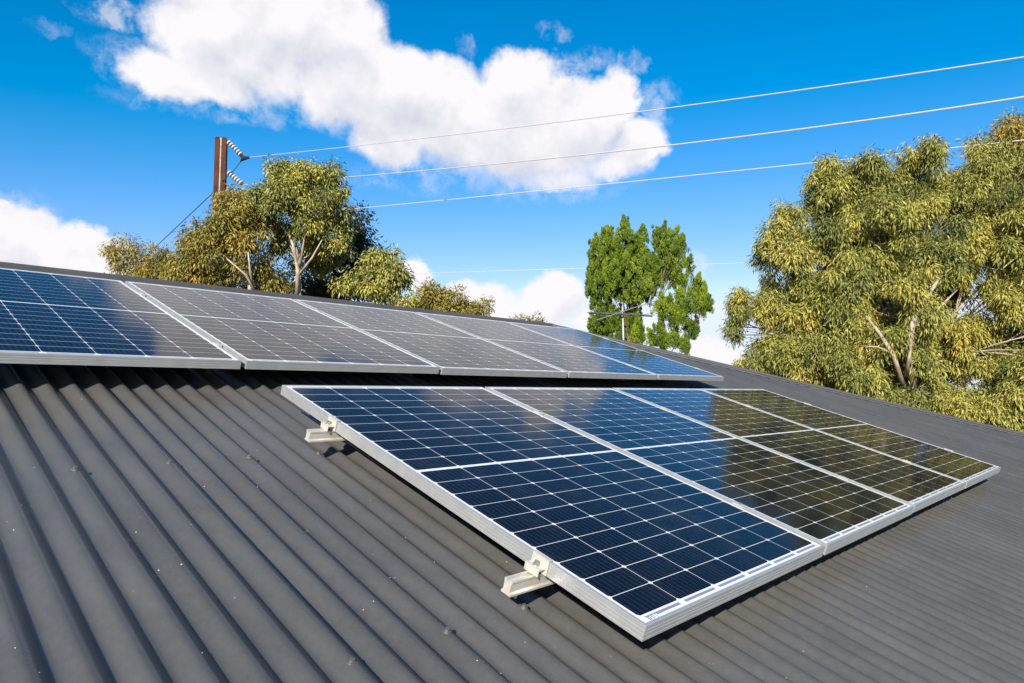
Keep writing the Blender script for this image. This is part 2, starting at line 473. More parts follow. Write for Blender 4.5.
# walls, gutter, windows (out of the photograph's view, but the roof stands on them)
BRICK, k, b = newmat('red_brick')
t = k.node('ShaderNodeTexCoord').outputs['Object']
br = k.node('ShaderNodeTexBrick'); sx = k.node('ShaderNodeSeparateXYZ'); k.l.new(t, sx.inputs[0])
cx = k.node('ShaderNodeCombineXYZ'); k.put(cx.inputs[0], k.math('ADD', sx.outputs[0], sx.outputs[1])); k.put(cx.inputs[1], sx.outputs[2])
k.l.new(cx.outputs[0], br.inputs['Vector'])
br.inputs['Scale'].default_value = 4.2; br.inputs['Color1'].default_value = (.30, .13, .08, 1); br.inputs['Color2'].default_value = (.22, .10, .07, 1)
br.inputs['Mortar'].default_value = (.4, .37, .33, 1); br.inputs['Mortar Size'].default_value = .018
k.l.new(br.outputs['Color'], b.inputs['Base Color']); b.inputs['Roughness'].default_value = .85
wx0, wx1 = u_el + .5, u_er - .5; wy0, wy1 = EY + .5, 2 * RY - EY - .5
mb = MB()
zt = EZ - .04
for (a0, a1, b0, b1) in ((wx0, wx1, wy0, wy0 + .12), (wx0, wx1, wy1 - .12, wy1), (wx0, wx0 + .12, wy0 + .12, wy1 - .12), (wx1 - .12, wx1, wy0 + .12, wy1 - .12)):
    mb.box(a0, a1, b0, b1, GZ, zt)
o = mb.build('wall', BRICK); o.parent = house; o.matrix_parent_inverse = inv
mb = MB(); WHITE = simple('white_paint', (.78, .78, .76), .5)
mb.box(u_el + .05, u_er - .05, EY + .05, 2 * RY - EY - .05, zt + .002, zt + .012)
o = mb.build('eave_soffit', WHITE); o.parent = house; o.matrix_parent_inverse = inv
mb = MB()
gx0, gx1, gy0, gy1 = u_el - .1, u_er + .1, EY - .1, 2 * RY - EY + .1
for (a0, a1, b0, b1) in ((gx0, gx1, gy0, gy0 + .006), (gx0, gx1, gy1 - .006, gy1), (gx0, gx0 + .006, gy0, gy1), (gx1 - .006, gx1, gy0, gy1)):
    mb.box(a0, a1, b0, b1, EZ - .14, EZ - .03)
for (a0, a1, b0, b1) in ((gx0 + .006, gx1 - .006, gy0 + .006, gy0 + .13), (gx0 + .006, gx1 - .006, gy1 - .13, gy1 - .006), (gx0 + .006, gx0 + .13, gy0 + .13, gy1 - .13), (gx1 - .13, gx1 - .006, gy0 + .13, gy1 - .13)):
    mb.box(a0, a1, b0, b1, EZ - .14, EZ - .135)
o = mb.build('gutter', CAPM); o.parent = house; o.matrix_parent_inverse = inv
GLASS = simple('window_glass', (.03, .04, .05), .05, 0, .8)
for wx in (-6, -1.5, 3.5, 8.5):
    mb = MB(); mb.box(wx, wx + 1.5, wy0 - .02, wy0 - .002, GZ + .95, GZ + 2.15); wi = mb.build('window', WHITE)
    wi.parent = house; wi.matrix_parent_inverse = inv
    mb = MB(); mb.box(wx + .06, wx + .72, wy0 - .028, wy0 - .0215, GZ + 1.01, GZ + 2.09); mb.box(wx + .78, wx + 1.44, wy0 - .028, wy0 - .0215, GZ + 1.01, GZ + 2.09)
    g_ = mb.build('pane', GLASS); g_.parent = wi

# ------------------------------------------------------------------ ground
GR, k, b = newmat('dry_grass_ground')
t = k.node('ShaderNodeTexCoord').outputs['Object']
c = k.mixc(k.smooth(k.noise(t, .35, 6, .6), .35, .65), (.055, .075, .02, 1), (.13, .115, .05, 1))
c = k.mixc(k.smooth(k.noise(t, 9, 5, .7), .3, .8, 0, .6), c, (.05, .06, .02, 1))
k.put(b.inputs['Base Color'], c); b.inputs['Roughness'].default_value = .95
mb = MB(); n = 24; R_ = 2500
vs = []; fs = []
rng = random.Random(3)
rad = [0, 20, 40, 70, 120, 220, 420, 800, 1500, R_]
vs.append(Vector((0, 0, GZ)))
for r in rad[1:]:
    for i in range(n):
        a = 2 * math.pi * i / n
        vs.append(Vector((r * math.cos(a), r * math.sin(a), GZ + (rng.uniform(-.1, .1) * min(6, r / 60) if r > 60 else 0))))
for i in range(n): fs.append((0, 1 + i, 1 + (i + 1) % n))
for q in range(len(rad) - 2):
    for i in range(n):
        a = 1 + q * n + i; b2 = 1 + q * n + (i + 1) % n
        fs.append((a, a + n, b2 + n, b2))
mb.add(vs, fs); g = mb.build('ground', GR, None, True); tag(g, kind='structure')

# ------------------------------------------------------------------ solar panels
def make_panel():
    root = empty('solar_panel', (0, 0, 0), (TH, 0, 0))
    root['label'] = 'x'; root['category'] = 'solar panel'
    mb = MB()
    prof = [(.0006, 0), (0, -.0006), (0, -.0085), (.0007, -.0092), (.0007, -.0108), (0, -.0115), (0, -.0165), (.0007, -.0172), (.0007, -.0188), (0, -.0195),
            (0, -.0265), (.0007, -.0272), (.0007, -.0288), (0, -.0295), (0, -PH), (.028, -PH), (.028, -.0335), (.0016, -.0335), (.0016, -.0075), (.0082, -.0075), (.0082, 0)]
    n = len(prof); vs = []
    for cx_, cy_, ax, ay in ((0, 0, 1, -1), (PW, 0, -1, -1), (PW, -PL, -1, 1), (0, -PL, 1, 1)):
        for o_, z in prof: vs.append(Vector((cx_ + ax * o_, cy_ + ay * o_, z)))
    fs = []
    for q in range(4):
        for i in range(n):
            a = q * n + i; b2 = q * n + (i + 1) % n; c2 = ((q + 1) % 4) * n + (i + 1) % n; d2 = ((q + 1) % 4) * n + i
            fs.append((a, d2, c2, b2))
    mb.add(vs, fs); mb.build('frame', ALU, root)
    mb = MB(); mb.box(.0018, PW - .0018, -PL + .0018, -.0018, -.0070, -.0016)
    o = mb.build('cell_glass', CELLS, root)
    mb = MB(); mb.box(.42, .54, -.86, -.78, -.022, -.0072)
    mb.build('junction_box', BLACKP, root)
    mb = MB(); mb.box(.0195, .0690, -PL + .0105, -PL + .0215, -.0015, -.0013)
    mb.build('barcode_label', LABEL, root)
    return root
proto = make_panel()
GAPP = .0216
U0L = 0.0; V0L = 0.0; U0U = 0.0177; V0U = -1.9522; W0U = -0.0084
lower_labels = ['solar panel at the near left end of the lower row, its long frame side sunlit',
                'solar panel second from the near end of the lower row, reflecting deep blue sky',
                'solar panel third from the near end of the lower row, half blue, half olive',
                'solar panel at the far right end of the lower row, reflecting olive tree foliage']
upper_labels = ['deep blue solar panel at the left end of the upper row',
                'lilac tinted solar panel second from the left in the upper row',
                'pale grey solar panel in the middle of the upper row, reflecting cloud',
                'solar panel second from the right end of the upper row, turning from grey to blue',
                'bright blue solar panel at the far right end of the upper row near the antenna']
k_ = 0
rj = random.Random(5)
for row, labs in ((0, lower_labels), (1, upper_labels)):
    for i, lb in enumerate(labs):
        p = proto if k_ == 0 else copy_tree(proto)
        k_ += 1
        if row == 0: u, v, ww = i * (PW + GAPP), 0, 0
        else: u, v, ww = U0U + (i - 1) * (PW + GAPP), V0U, W0U
        p.location = roofp(u, v + rj.uniform(-.001, .001), ww)
        p.rotation_euler = (TH + rj.uniform(-.0012, .0012), rj.uniform(-.0012, .0012), 0)
        p['label'] = lb
        p['group'] = 'solar panels in the lower row' if row == 0 else 'solar panels in the upper row'

# ------------------------------------------------------------------ rails, clamps, feet
def rail_profile():
    # (y,z): y up-slope, z out of the roof; top at 0
    return [(-.0125, -.004), (-.0125, 0), (-.006, 0), (-.006, -.007), (.006, -.007), (.006, 0), (.0125, 0), (.0125, -.005), (.0105, -.009), (.0105, -.026),
            (.0150, -.030), (.0150, -.035), (-.0150, -.035), (-.0150, -.030), (-.0105, -.026), (-.0105, -.009)]
def make_rail(u0, u1, v, wtop, panels_u, label, group, gaps):
    r = empty('mounting_rail', roofp(u0, v, wtop), (TH, 0, 0))
    tag(r, label, 'rail', group)
    L = u1 - u0
    mb = MB(); mb.prism(rail_profile(), 0, L); mb.build('rail_beam', ALU2, r)
    # end clamps
    for side, ue in ((-1, panels_u[0]), (1, panels_u[1])):
        x = ue - u0
        mb = MB(); s = side
        def bx(a, b_, y0, y1, z0, z1):
            lo, hi = sorted((x + s * a, x + s * b_)); mb.box(lo, hi, y0, y1, z0, z1)
        bx(.0015, .0050, -.026, .026, .0015, PH + .0018)          # wall against the frame
        bx(-.0085, .0050, -.026, .026, PH + .0021, PH + .0047)    # lip over the frame
        bx(.0052, .030, -.022, .022, .016, .0200)                 # shelf
        bx(.0268, .030, -.022, .022, .0015, .0158)
        c_ = mb.build('end_clamp', ALU2, r, False, .0007)
        mb = MB(); cxx = x + s * .0165
        mb.tube([(cxx, 0, .0202), (cxx, 0, .0222)], .0085, 16); mb.tube([(cxx, 0, .0223), (cxx, 0, .0300)], .0062, 6)
        bo = mb.build('bolt', STEELBOLT, c_)
    for gu in gaps:
        x = gu - u0
        mb = MB(); mb.box(x - .0175, x + .0175, -.020, .020, PH + .0008, PH + .0036); mb.box(x - .006, x + .006, -.02, .02, .002, PH + .0006)
        c_ = mb.build('mid_clamp', ALU2, r, False, .0008)
        mb = MB(); mb.tube([(x, 0, PH + .0037), (x, 0, PH + .0085)], .0060, 6); mb.build('bolt', STEELBOLT, c_)
    # L feet standing on corrugation crests
    zroof = CRW - wtop
    kf = 0; xs = []
    for q in range(0, 200):
        uu = phase + PIT * (3 + 14 * q) + .0
        if uu > u0 + .15 and uu < u1 - .05: xs.append(uu - u0)
    for x in xs:
        mb = MB()
        mb.box(x - .02, x + .02, .0155, .020, zroof + .005, -.004)
        mb.box(x - .02, x + .02, .0202, .065, zroof + .0015, zroof + .006)
        f_ = mb.build('foot_bracket', ALU2, r, False, .0006)
    return r
lowU0, lowU1 = 0.0, 4 * PW + 3 * GAPP
gl = [PW * (i + 1) + GAPP * i + GAPP / 2 for i in range(3)]
make_rail(-.082, lowU1 + .06, .368, -PH - .0012, (lowU0, lowU1), 'silver rail with end clamp sticking out near the top left corner of the lower row', 'mounting rails of the lower row', gl)
make_rail(-.100, lowU1 + .06, 1.318, -PH - .0012, (lowU0, lowU1), 'silver rail with end clamp sticking out near the bottom corner of the lower row', 'mounting rails of the lower row', gl)
upU0 = U0U - PW - GAPP; upU1 = U0U + 4 * PW + 3 * GAPP
gu_ = [U0U - GAPP / 2 + (PW + GAPP) * i for i in range(4)]
make_rail(upU0 - .07, upU1 + .03, -1.600, W0U - PH - .0012, (upU0, upU1), 'silver rail clamping the upper row of panels, the one nearer the ridge', 'mounting rails of the upper row', gu_)
make_rail(upU0 - .07, upU1 + .03, -.595, W0U - PH - .0012, (upU0, upU1), 'silver rail clamping the upper row of panels, the one nearer the camera', 'mounting rails of the upper row', gu_)

# ------------------------------------------------------------------ grit and gumnuts on the roof
GRIT = simple('pale_grit', (.42, .38, .31), .9, 0, .2, .35, 90)
rg = random.Random(11); mb = MB()
for i in range(260):
    u = rg.uniform(-1.4, 4.5) if i % 3 else rg.uniform(-1.1, .6); v = rg.uniform(-.3, 2.3)
    if -.02 < u < 4.1 and -.1 < v < 1.65: continue
    if v < -.25: continue
    z = CRW - AMP + AMP * math.cos(2 * math.pi * (u - phase) / PIT)
    r = rg.choice((.0010, .0012, .0014, .0018, .0022, .0028))
    c = Vector((u, -v, z + r * .5))
    vs = []
    for (a, b_, e) in ((1, 0, 0), (0, 1, 0), (-1, 0, 0), (0, -1, 0), (0, 0, 1), (0, 0, -1)):
        vs.append(RX @ (c + Vector((a, b_, e * .7)) * r * rg.uniform(.7, 1.4)))
    mb.add(vs, [(0, 1, 4), (1, 2, 4), (2, 3, 4), (3, 0, 4), (1, 0, 5), (2, 1, 5), (3, 2, 5), (0, 3, 5)])
o = mb.build('grit', GRIT); tag(o, 'pale specks of grit and seed lying scattered on the corrugated roof', 'grit', kind='stuff')

# ------------------------------------------------------------------ trees
def leaf_material(name, cols, trans=.25, rough=.5):
    mt, k, b = newmat(name)
    at_ = k.node('ShaderNodeAttribute'); at_.attribute_name = 'tint'
    r = k.node('ShaderNodeValToRGB'); k.l.new(at_.outputs['Fac'], r.inputs[0])
    el = r.color_ramp.elements
    for i, (p, c) in enumerate(cols):
        e = el[i] if i < 2 else el.new(p)
        e.position = p; e.color = tuple(c) + (1,)
    k.l.new(r.outputs[0], b.inputs['Base Color'])
    b.inputs['Roughness'].default_value = rough; b.inputs['Specular IOR Level'].default_value = .35
    tr = k.node('ShaderNodeBsdfTranslucent'); k.l.new(r.outputs[0], tr.inputs['Color'])
    mx = k.node('ShaderNodeMixShader'); mx.inputs[0].default_value = trans
    k.l.new(b.outputs[0], mx.inputs[1]); k.l.new(tr.outputs[0], mx.inputs[2])
    k.l.new(mx.outputs[0], k.n['Material Output'].inputs['Surface'])
    return mt
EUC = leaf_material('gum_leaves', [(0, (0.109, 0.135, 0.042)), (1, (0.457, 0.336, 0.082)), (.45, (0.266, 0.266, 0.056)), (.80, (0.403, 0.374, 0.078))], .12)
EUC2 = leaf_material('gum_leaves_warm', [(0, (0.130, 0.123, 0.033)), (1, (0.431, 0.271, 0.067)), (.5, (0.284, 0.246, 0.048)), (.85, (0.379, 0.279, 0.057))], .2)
DRK = leaf_material('shady_leaves', [(0, (0.023, 0.031, 0.014)), (1, (0.063, 0.068, 0.018)), (.5, (0.036, 0.047, 0.016))])
PINE = leaf_material('conifer_foliage', [(0, (0.045, 0.091, 0.010)), (1, (0.267, 0.331, 0.025)), (.5, (0.128, 0.202, 0.013))], .2)
BARK = simple('pale_gum_bark', (.48, .40, .31), .8, 0, .2, .35, 3, .3, 12)
BARKD = simple('brown_bark', (.20, .14, .10), .85, 0, .2, .4, 4, .4, 14)

def foliage(name, mat, clumps, leaf_len, leaf_w, per, droop, parent, seed, upward=False, spread=1.0):
    """clumps: list of (centre, radius, tint). One mesh of small folded leaves."""
    R = np.random.default_rng(seed)
    C = np.array([tuple(c[0]) for c in clumps]); rr = np.array([c[1] for c in clumps]); tt = np.array([c[2] for c in clumps])
    n = len(clumps) * per
    idx = np.repeat(np.arange(len(clumps)), per)
    d = R.normal(size=(n, 3)); d /= np.linalg.norm(d, axis=1)[:, None]
    if upward: d[:, 2] = d[:, 2] * 1.7; d[:, :2] *= .8
    else: d[:, 2] = d[:, 2] * 1.15 - .05
    rad = R.random(n) ** .5
    base = C[idx] + d * (rr[idx] * rad * spread)[:, None]
    out = d.copy() + R.normal(size=(n, 3)) * .35
    if upward: out[:, 2] = np.abs(out[:, 2]) + .9
    else: out[:, 2] -= droop
    out /= np.linalg.norm(out, axis=1)[:, None]
    side = np.cross(out, R.normal(size=(n, 3))); side /= np.linalg.norm(side, axis=1)[:, None] + 1e-9
    pref = d * 1.0 + R.normal(size=(n, 3)) * .55 + np.array([0, 0, .35])
    side = np.cross(out, pref); side /= np.linalg.norm(side, axis=1)[:, None] + 1e-9
    nrm = np.cross(out, side)
    L = leaf_len * R.uniform(.6, 1.3, n); Wd = leaf_w * R.uniform(.7, 1.3, n)
    curl = nrm * (L * R.uniform(-.12, .12, n))[:, None]
    a = base; c_ = base + out * L[:, None]
    m_ = base + out * (L * .45)[:, None] + curl
    b_ = m_ + side * (Wd * .5)[:, None]; e_ = m_ - side * (Wd * .5)[:, None]
    V = np.stack([a, b_, c_, e_], 1).reshape(-1, 3).astype(np.float32)
    me = bpy.data.meshes.new(name)
    me.vertices.add(n * 4); me.vertices.foreach_set('co', V.ravel())
    me.loops.add(n * 4); me.loops.foreach_set('vertex_index', np.arange(n * 4, dtype=np.int32))
    me.polygons.add(n); me.polygons.foreach_set('loop_start', np.arange(0, n * 4, 4, dtype=np.int32))
    me.polygons.foreach_set('loop_total', np.full(n, 4, dtype=np.int32))
    tint = np.clip(tt[idx] + R.normal(size=n) * .16, 0, 1)
    at_ = me.attributes.new('tint', 'FLOAT', 'FACE'); at_.data.foreach_set('value', tint.astype(np.float32))
    me.update(calc_edges=True)
    me.materials.append(mat)
    o = bpy.data.objects.new(name, me); COL.objects.link(o); o.parent = parent
    return o

def bez(p0, p1, p2, n):
    return [p0 * (1 - t) ** 2 + p1 * 2 * t * (1 - t) + p2 * t * t for t in [i / n for i in range(n + 1)]]

def tree(name, label, cat, base_px, D, lobes, fork_px, mat, bark, clump_r, per, leaf, trunk_r, seed, group=None, droop=.7, upward=False,
         dens=1.2, tint=(.2, .7), limb_r=.22, extra_limbs=(), sub=3.6):
    """lobes: (x, y, rx, ry, depth offset in m) as seen from the house; sizes become metres at distance D"""
    rg = random.Random(seed)
    pb = at(base_px, 390, D); base = Vector((pb.x, pb.y, GZ))
    root = empty(name, base); tag(root, label, cat, group)
    s = D / F_PX
    fwd = Vector((FWD.x, FWD.y, 0)).normalized(); rt = RIGHT
    fork = at(fork_px[0], fork_px[1], D)
    tb = MB()
    mid = base.lerp(fork, .5) + Vector((rg.uniform(-.2, .2), rg.uniform(-.2, .2), 0))
    tp = bez(base, mid, fork, 10)
    tb.tube([p - base for p in tp], [trunk_r * (1.25 - .55 * i / 10) + (.35 * trunk_r if i == 0 else 0) for i in range(11)], 10)
    clumps = []
    for (x, y, rx, ry, dd) in lobes:
        c = at(x, y, D + dd); c = at(x, y, D) + fwd * dd
        ax, az = rx * s, ry * s; ay = (ax + az) * .5
        # limb into the lobe
        a0 = fork if c.z > fork.z - .3 else tp[rg.choice((5, 6, 7, 8))]
        ctrl = a0.lerp(c, .45) + Vector((rg.uniform(-.25, .25), rg.uniform(-.25, .25), rg.uniform(-.1, .5))) * (a0 - c).length * .35
        lp = bez(a0, ctrl, c, 8)
        r0 = max(.018, trunk_r * limb_r * rg.uniform(.7, 1.15))
        tb.tube([p - base for p in lp], [r0 * (1 - .8 * i / 8) for i in range(9)], 7)
        vol = ax * ay * az
        ncl = max(6, int(dens * 7.5 * (ax * az) / (clump_r ** 2)))
        lt = rg.uniform(-.12, .12)
        cl = []
        def ball():
            while True:
                q = Vector((rg.uniform(-1, 1), rg.uniform(-1, 1), rg.uniform(-1, 1)))
                if .05 < q.length < 1: return q
        nsub = max(4, int(ncl / sub))
        subs = []
        for _ in range(nsub):
            q = ball(); subs.append((q / q.length * (q.length ** .35), rg.gauss(0, .16)))
        if upward:
            # upright pointed tufts: spires of small clumps narrowing to a tip
            spires = []
            for q_, st_ in subs:
                hh = rg.uniform(.40, .75); ww = rg.uniform(.15, .24)
                b0 = c + rt * q_.x * ax * .85 + fwd * q_.y * ay * .85 + Vector((0, 0, q_.z * az * .85 - hh * .45))
                spires.append((b0, hh, ww, st_, Vector((q_.x * .22, q_.y * .22, 0))))
        for _ in range(ncl):
            if upward:
                b0, hh, ww, st, ln = rg.choice(spires)
                t_ = rg.random() ** .8
                ang_ = rg.uniform(0, 2 * math.pi); rr = ww * (1 - t_) ** .7 * rg.random() ** .5
                p = b0 + Vector((math.cos(ang_) * rr, math.sin(ang_) * rr, t_ * hh)) + ln * t_ * hh
                cl.append(p)
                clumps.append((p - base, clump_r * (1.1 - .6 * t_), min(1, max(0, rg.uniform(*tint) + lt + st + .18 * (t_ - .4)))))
                continue
            q0, st = rg.choice(subs)
            g = ball() * (1.0 / nsub ** .36)
            q = q0 * .88 + Vector((g.x, g.y, g.z * .95))
            jit = 1 + abs(rg.gauss(0, .10)) * (1 if rg.random() < .7 else -1)
            p = c + (rt * q.x * ax + fwd * q.y * ay + Vector((0, 0, 1)) * q.z * az) * jit
            cl.append(p)
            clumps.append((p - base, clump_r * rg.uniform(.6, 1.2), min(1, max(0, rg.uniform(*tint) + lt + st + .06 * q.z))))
        for p in rg.sample(cl, min(len(cl), 7)):
            a1 = lp[rg.choice((3, 4, 5, 6, 7))]
            ct = a1.lerp(p, .5) + Vector((rg.uniform(-.2, .2), rg.uniform(-.2, .2), rg.uniform(0, .3))) * (p - a1).length * .4
            bp_ = bez(a1, ct, p, 4)
            tb.tube([z - base for z in bp_], [r0 * .42 * (1 - .8 * i / 4) for i in range(5)], 5, False)
    for pts, r in extra_limbs:
        P = [at(px, py, D + dd) - base for (px, py, dd) in pts]
        tb.tube(P, [r * (1 - .65 * i / (len(P) - 1)) for i in range(len(P))], 8)
    tb.build('trunk', bark, root, True)
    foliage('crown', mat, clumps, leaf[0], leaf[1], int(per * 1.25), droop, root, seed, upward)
    return root

# big gum on the right
tree('gum_tree', 'large spreading olive gum tree on the right, pale limbs showing through the crown', 'tree', 915, 16, [
    (790, 243, 24, 26, 0), (784, 288, 24, 22, .2), (845, 168, 26, 22, 0), (800, 215, 14, 12, .5), (848, 185, 40, 38, .3), (905, 200, 45, 42, .5), (940, 178, 42, 36, 0), (990, 190, 46, 42, 0),
    (782, 325, 32, 30, -.4), (818, 272, 42, 40, -.8), (870, 250, 46, 42, -1.2), (935, 250, 46, 44, .9), (1000, 262, 54, 50, -.5),
    (748, 302, 12, 12, .4), (742, 325, 8, 14, .4), (764, 368, 22, 28, 0), (806, 345, 42, 40, -1.2), (850, 320, 40, 36, -1.6), (1000, 335, 50, 44, -1.4), (955, 300, 28, 26, .9),
    (790, 400, 50, 30, -.6), (850, 385, 48, 34, -1.6), (930, 425, 60, 34, -1.6), (975, 385, 44, 40, -1.8), (1020, 410, 46, 50, -1.0),
    (860, 430, 60, 34, 0), (1060, 240, 60, 60, .5), (1070, 340, 60, 60, 0), (1110, 290, 60, 60, .5), (1040, 470, 70, 50, 0), (960, 480, 70, 40, 0), (962, 345, 30, 34, -.4), (945, 345, 44, 40, 2.2), (965, 310, 34, 34, 2.6), (940, 390, 50, 40, 1.6), (870, 300, 40, 40, 1.5), (910, 350, 50, 50, 2.0)],
    (908, 372), EUC, BARK, .23, 118, (.125, .023), .20, 101, 'gum trees behind the house', 1.2, dens=1.25, sub=9,
    extra_limbs=[([(915, 400, -1.6), (908, 355, -2.1), (913, 322, -2.3), (930, 292, -2.2), (948, 266, -1.8)], .075), ([(905, 392, -1.8), (893, 354, -2.2), (880, 334, -2.3), (866, 316, -2.0)], .060),
                 ([(906, 376, -2.0), (910, 352, -2.3), (911, 333, -2.2)], .045), ([(912, 328, -2.3), (935, 312, -2.3), (957, 290, -2.1)], .034), ([(893, 354, -2.2), (878, 347, -2.3), (862, 346, -2.2)], .026)])
tree('gum_tree', 'brownish gum crown peeking over the large olive gum at the right edge', 'tree', 1050, 23, [
    (1010, 160, 34, 34, 0), (1050, 155, 40, 38, 0), (985, 178, 26, 26, 0), (1090, 190, 50, 50, 0), (1020, 210, 50, 40, .5), (1060, 260, 60, 60, 0)],
    (1050, 290), EUC2, BARK, .40, 80, (.17, .042), .25, 102, 'gum trees behind the house', 1.15)
# left group
tree('gum_tree', 'tallest round headed gum of the left group, pale forked trunk, right of the steel pole', 'tree', 297, 24, [
    (285, 186, 25, 24, 0), (322, 184, 25, 22, 0), (268, 208, 20, 22, -.4), (336, 208, 15, 20, 0), (300, 210, 34, 26, -.5), (318, 232, 26, 18, .3), (274, 234, 16, 14, .4), (300, 250, 30, 14, 1.2), (340, 232, 10, 14, .3), (303, 180, 30, 18, .2)],
    (298, 262), EUC, BARK, .32, 70, (.15, .042), .13, 103, 'gum trees behind the house', 1.15,
    extra_limbs=[([(297, 300, 0), (298, 270, -.4), (293, 245, -.6), (288, 232, -.6)], .085), ([(298, 276, -.3), (312, 258, -.6), (322, 240, -.6)], .05), ([(300, 268, -.3), (304, 240, -.7), (306, 215, -.7)], .05)])
tree('gum_tree', 'leaning golden gum left of the tallest one, in front of the steel pole', 'tree', 262, 23, [
    (237, 206, 19, 20, 0), (220, 230, 19, 22, 0), (240, 232, 24, 24, -.4), (202, 255, 21, 19, -.2), (222, 256, 30, 22, -.6), (250, 255, 16, 18, .3), (258, 204, 12, 16, .4), (186, 274, 18, 14, 0), (215, 280, 44, 16, .3), (262, 280, 16, 14, .8)],
    (250, 285), EUC2, BARK, .32, 66, (.15, .042), .11, 104, 'gum trees behind the house', 1.15,
    extra_limbs=[([(258, 298, -.3), (246, 275, -.9), (226, 258, -1.0)], .055), ([(254, 292, -.3), (250, 270, -.9), (248, 252, -.9)], .05)])
tree('gum_tree', 'small rounded gum at the far left of the group, its foot behind the ridge', 'tree', 142, 27, [
    (130, 258, 20, 18, 0), (156, 262, 18, 22, 0), (140, 275, 30, 16, 0), (170, 278, 22, 14, 0)],
    (142, 290), EUC2, BARK, .36, 60, (.15, .034), .16, 105, 'gum trees behind the house', 1.15)
tree('shade_tree', 'dark dense tree behind the tallest gum, on its shaded right side', 'tree', 340, 28, [
    (346, 235, 28, 26, 0), (362, 262, 22, 24, 0), (330, 270, 30, 26, 0), (270, 278, 22, 20, 0), (300, 285, 40, 18, 0), (360, 290, 30, 18, 0)],
    (340, 300), DRK, BARKD, .42, 62, (.18, .06), .2, 106, 'gum trees behind the house', .5, dens=.8)
tree('gum_tree', 'small gum just right of the dark tree, against the white cloud', 'tree', 384, 22, [
    (385, 268, 20, 18, 0), (372, 290, 26, 16, -.3), (398, 288, 14, 20, 0)],
    (384, 300), EUC, BARK, .32, 62, (.16, .046), .13, 107, 'gum trees behind the house', 1.15)
tree('bush', 'low yellow green bush top showing over the ridge right of the left tree group', 'bush', 445, 26, [
    (428, 300, 16, 14, 0), (450, 303, 24, 12, 0), (475, 308, 14, 10, 0), (445, 318, 40, 16, 0)],
    (445, 330), EUC2, BARK, .32, 62, (.16, .046), .12, 108, 'bush tops over the ridge', .5)
tree('bush', 'tiny tip of a bush over the ridge below the small cloud', 'bush', 530, 26, [
    (522, 322, 9, 5, 0), (536, 326, 12, 6, 0)], (530, 336), EUC2, BARK, .25, 50, (.15, .04), .07, 109, 'bush tops over the ridge', .5)
# conifers
tree('conifer', 'dense bright green conifer with several pointed tops behind the antenna', 'tree', 628, 26, [
    (596, 258, 6, 18, 0), (609, 252, 8, 24, 0), (608, 238, 4, 10, 0), (624, 250, 9, 24, -.3), (624, 234, 4, 10, -.2), (641, 256, 8, 22, 0), (641, 240, 4, 9, 0), (593, 246, 3, 8, 0), (616, 262, 12, 20, .5), (634, 262, 10, 20, .4), (600, 285, 14, 22, 0), (618, 280, 16, 26, -.5), (640, 285, 14, 24, -.2),
    (602, 318, 14, 18, -.2), (632, 320, 14, 18, .4), (622, 338, 24, 14, 0), (598, 334, 12, 10, 0)],
    (628, 330), PINE, BARKD, .085, 40, (.085, .024), .16, 110, 'conifers behind the house', 0, True, .95, limb_r=.10, sub=11)
tree('conifer', 'open branched conifer with bare grey trunk and a narrow side top at its right', 'tree', 664, 25, [
    (660, 232, 4, 10, 0), (662, 244, 8, 16, 0), (670, 256, 8, 14, 0), (673, 236, 4, 8, 0), (683, 248, 6, 8, 0), (654, 270, 9, 16, .3), (670, 278, 9, 12, .3), (682, 272, 9, 14, 0), (699, 288, 4, 10, 0), (700, 300, 6, 14, 0), (705, 310, 6, 10, 0), (688, 300, 12, 12, 0),
    (660, 308, 10, 10, -.2), (678, 318, 12, 10, 0), (662, 338, 16, 12, -.2), (692, 330, 10, 8, .2), (684, 344, 10, 7, 0), (650, 290, 6, 8, 0)],
    (660, 300), PINE, BARKD, .085, 40, (.085, .024), .15, 111, 'conifers behind the house', 0, True, .85, limb_r=.10, sub=12)

# ------------------------------------------------------------------ power pole, insulators, wires
RUST = simple('rusty_steel', (.075, .024, .016), .8, .1, .3, .35, 2.5)
CONC = simple('concrete_core', (.42, .34, .27), .9, 0, .2, .2, 5)
DP = 32.0
pt = at(221.5, 138, DP); s = DP / F_PX
pole = empty('power_pole', (pt.x, pt.y, GZ)); tag(pole, 'rusty steel and concrete power pole rising behind the left trees', 'pole')
ang = math.atan2(RIGHT.y, RIGHT.x)
pole.rotation_euler = (0, 0, ang + .22)
ht = pt.z - GZ
def ibeam(x0):
    mb = MB(); mb.box(x0 - .10, x0 + .10, -.15, -.135, 0, ht); mb.box(x0 - .10, x0 + .10, .135, .15, 0, ht); mb.box(x0 - .008, x0 + .008, -.134, .134, 0, ht); return mb
for x0, hh in ((-.155, 0), (.155, 0)):
    ibeam(x0).build('steel_beam', RUST, pole)
mb = MB(); mb.box(-.032, .032, -.12, .12, 0, ht - .04); mb.build('concrete_core', CONC, pole)
PORC = simple('white_porcelain', (.85, .85, .85), .2); DARKM = simple('dark_fitting', (.04, .04, .05), .5, .5)
def insulator(x0, y0, x1, y1, label):
    a = at(x0, y0, DP - .2); b_ = at(x1, y1, DP - .6)
    r = empty('insulator_string', a); tag(r, label, 'insulator', 'insulator strings on the pole')
    d = (b_ - a).normalized(); L = (b_ - a).length
    mb = MB(); mb.tube([Vector((0, 0, 0)), d * L], .035, 6); mb.build('link_rod', DARKM, r)
    nd = 6
    for i in range(nd):
        c = d * (L * (.12 + .76 * i / (nd - 1)))
        mb = MB(); mb.tube([c - d * .014, c - d * .008, c + d * .008, c + d * .013], [.03, .125, .13, .04], 14)
        mb.build('disc', PORC, r, True)
    return b_
